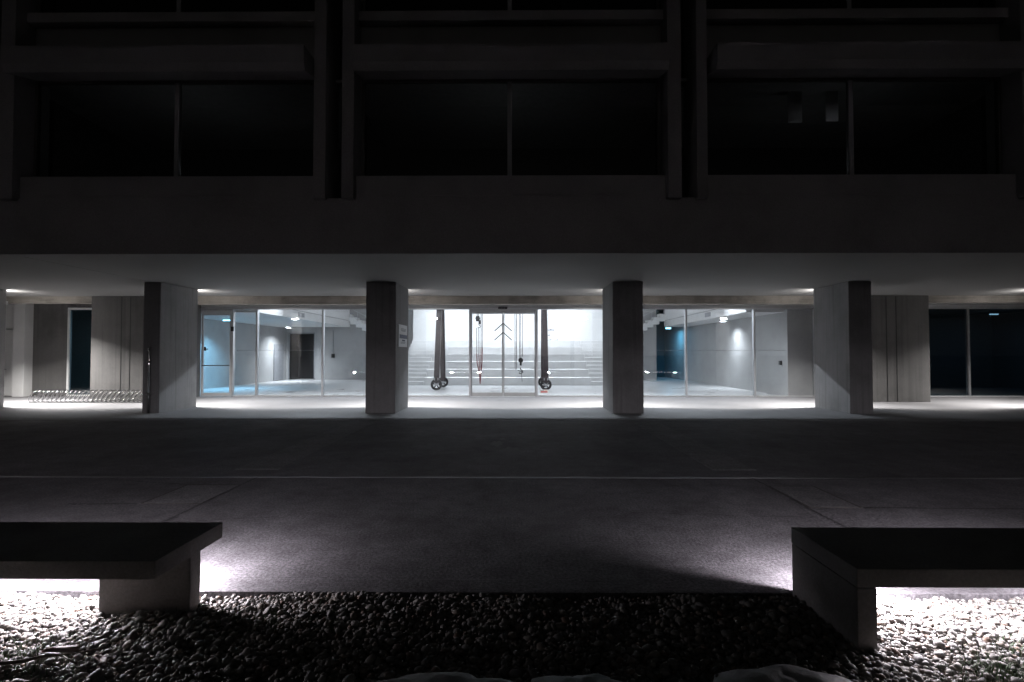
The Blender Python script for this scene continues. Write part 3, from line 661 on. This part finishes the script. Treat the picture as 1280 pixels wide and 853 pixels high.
boxes('housing', M['grey'], [(-.25, .25, -.06, .06, .08, .128)], L); boxes('diffuser', M['cyan'], [(-.24, .24, -.05, .05, .03, .079)], L)
area('cyan_light', L, (0, 0, .02), .48, .1, 125, (.28, .68, 1.0), spread=120)
L = thing('ceiling_lamp', 'faint cyan lamp inside the dark room at the right edge', 'lamp', (21.9, 23.6, 3.42))
boxes('housing', M['grey'], [(-.18, .18, -.06, .06, .05, .19)], L); boxes('diffuser', M['cyan2'], [(-.17, .17, -.05, .05, .0, .049)], L)
area('cyan_light', L, (0, 0, -.01), .3, .1, 1.8, (.3, .6, 1.0))

L = thing('ceiling_lamp', 'faint added lamp inside the dark room behind the narrow window', 'lamp', (-16.2, 21.6, 3.5))  # added lamp, lifts the black pane of the narrow window
boxes('housing', M['grey'], [(-.18, .18, -.06, .06, .03, .119)], L); boxes('diffuser', M['grey'], [(-.17, .17, -.05, .05, .0, .029)], L)
area('cyan_light', L, (0, 0, -.01), .3, .1, 40, (.55, .85, 1.0))
for x, ys, who in ((-13.4, (30.0,), 'doorway side'), (9.72, (24.1,), 'teal alcove side')):  # lamps added to brighten the side aisles and draw the wall scallops
    for k, y in enumerate(ys):
        L = thing('gallery_fill', ('front' if k == 0 else 'rear')+' added fill lamp under the gallery on the '+who, 'lamp', (x, y, 3.249), 'added fill lamps under the galleries')
        boxes('trim', M['white'], [(-.16, .16, -.16, -.11, -.10, -.001), (-.16, .16, .11, .16, -.10, -.001), (-.16, -.11, -.11, .11, -.10, -.001), (.11, .16, -.11, .11, -.10, -.001)], L)
        boxes('diffuser', M['lampw'], [(-.108, .108, -.108, .108, -.012, -.003)], L)
        area('fill_down', L, (0, 0, -.02), .2, .2, PA*(1.3 if x < 0 else .6), COOL, spread=130)

# ------------------------------------------------------------------ world, camera, view
w = bpy.data.worlds.new('World'); S.world = w; w.use_nodes = True; nt = w.node_tree; nt.nodes.clear()
out = N(nt, 'ShaderNodeOutputWorld'); bg = N(nt, 'ShaderNodeBackground'); sky = N(nt, 'ShaderNodeTexSky'); sky.sky_type = 'NISHITA'; sky.sun_disc = False
sky.sun_elevation = R(2); sky.sun_rotation = R(180)
hs = N(nt, 'ShaderNodeHueSaturation'); hs.inputs['Saturation'].default_value = .12
nt.links.new(sky.outputs[0], hs.inputs['Color']); nt.links.new(hs.outputs[0], bg.inputs[0]); bg.inputs[1].default_value = .005
nt.links.new(bg.outputs[0], out.inputs[0])
cam = bpy.data.cameras.new('camera'); co = bpy.data.objects.new('camera', cam); COL.objects.link(co)
cam.sensor_width = 36; cam.lens = 18.0; cam.clip_end = 1500; cam.clip_start = .05
co.location = (0, 0, 1.65); co.rotation_euler = (R(90+1.39), 0, R(.45)); S.camera = co
S.view_settings.view_transform = 'Standard'; S.view_settings.look = 'None'; S.view_settings.exposure = 0; S.view_settings.gamma = 1; S.view_settings.use_curve_mapping = False
S.render.engine = 'CYCLES'; c = S.cycles
c.use_denoising = True; c.max_bounces = 10; c.diffuse_bounces = 5; c.glossy_bounces = 4; c.transparent_max_bounces = 24; c.sample_clamp_indirect = 4; c.caustics_reflective = False; c.caustics_refractive = False
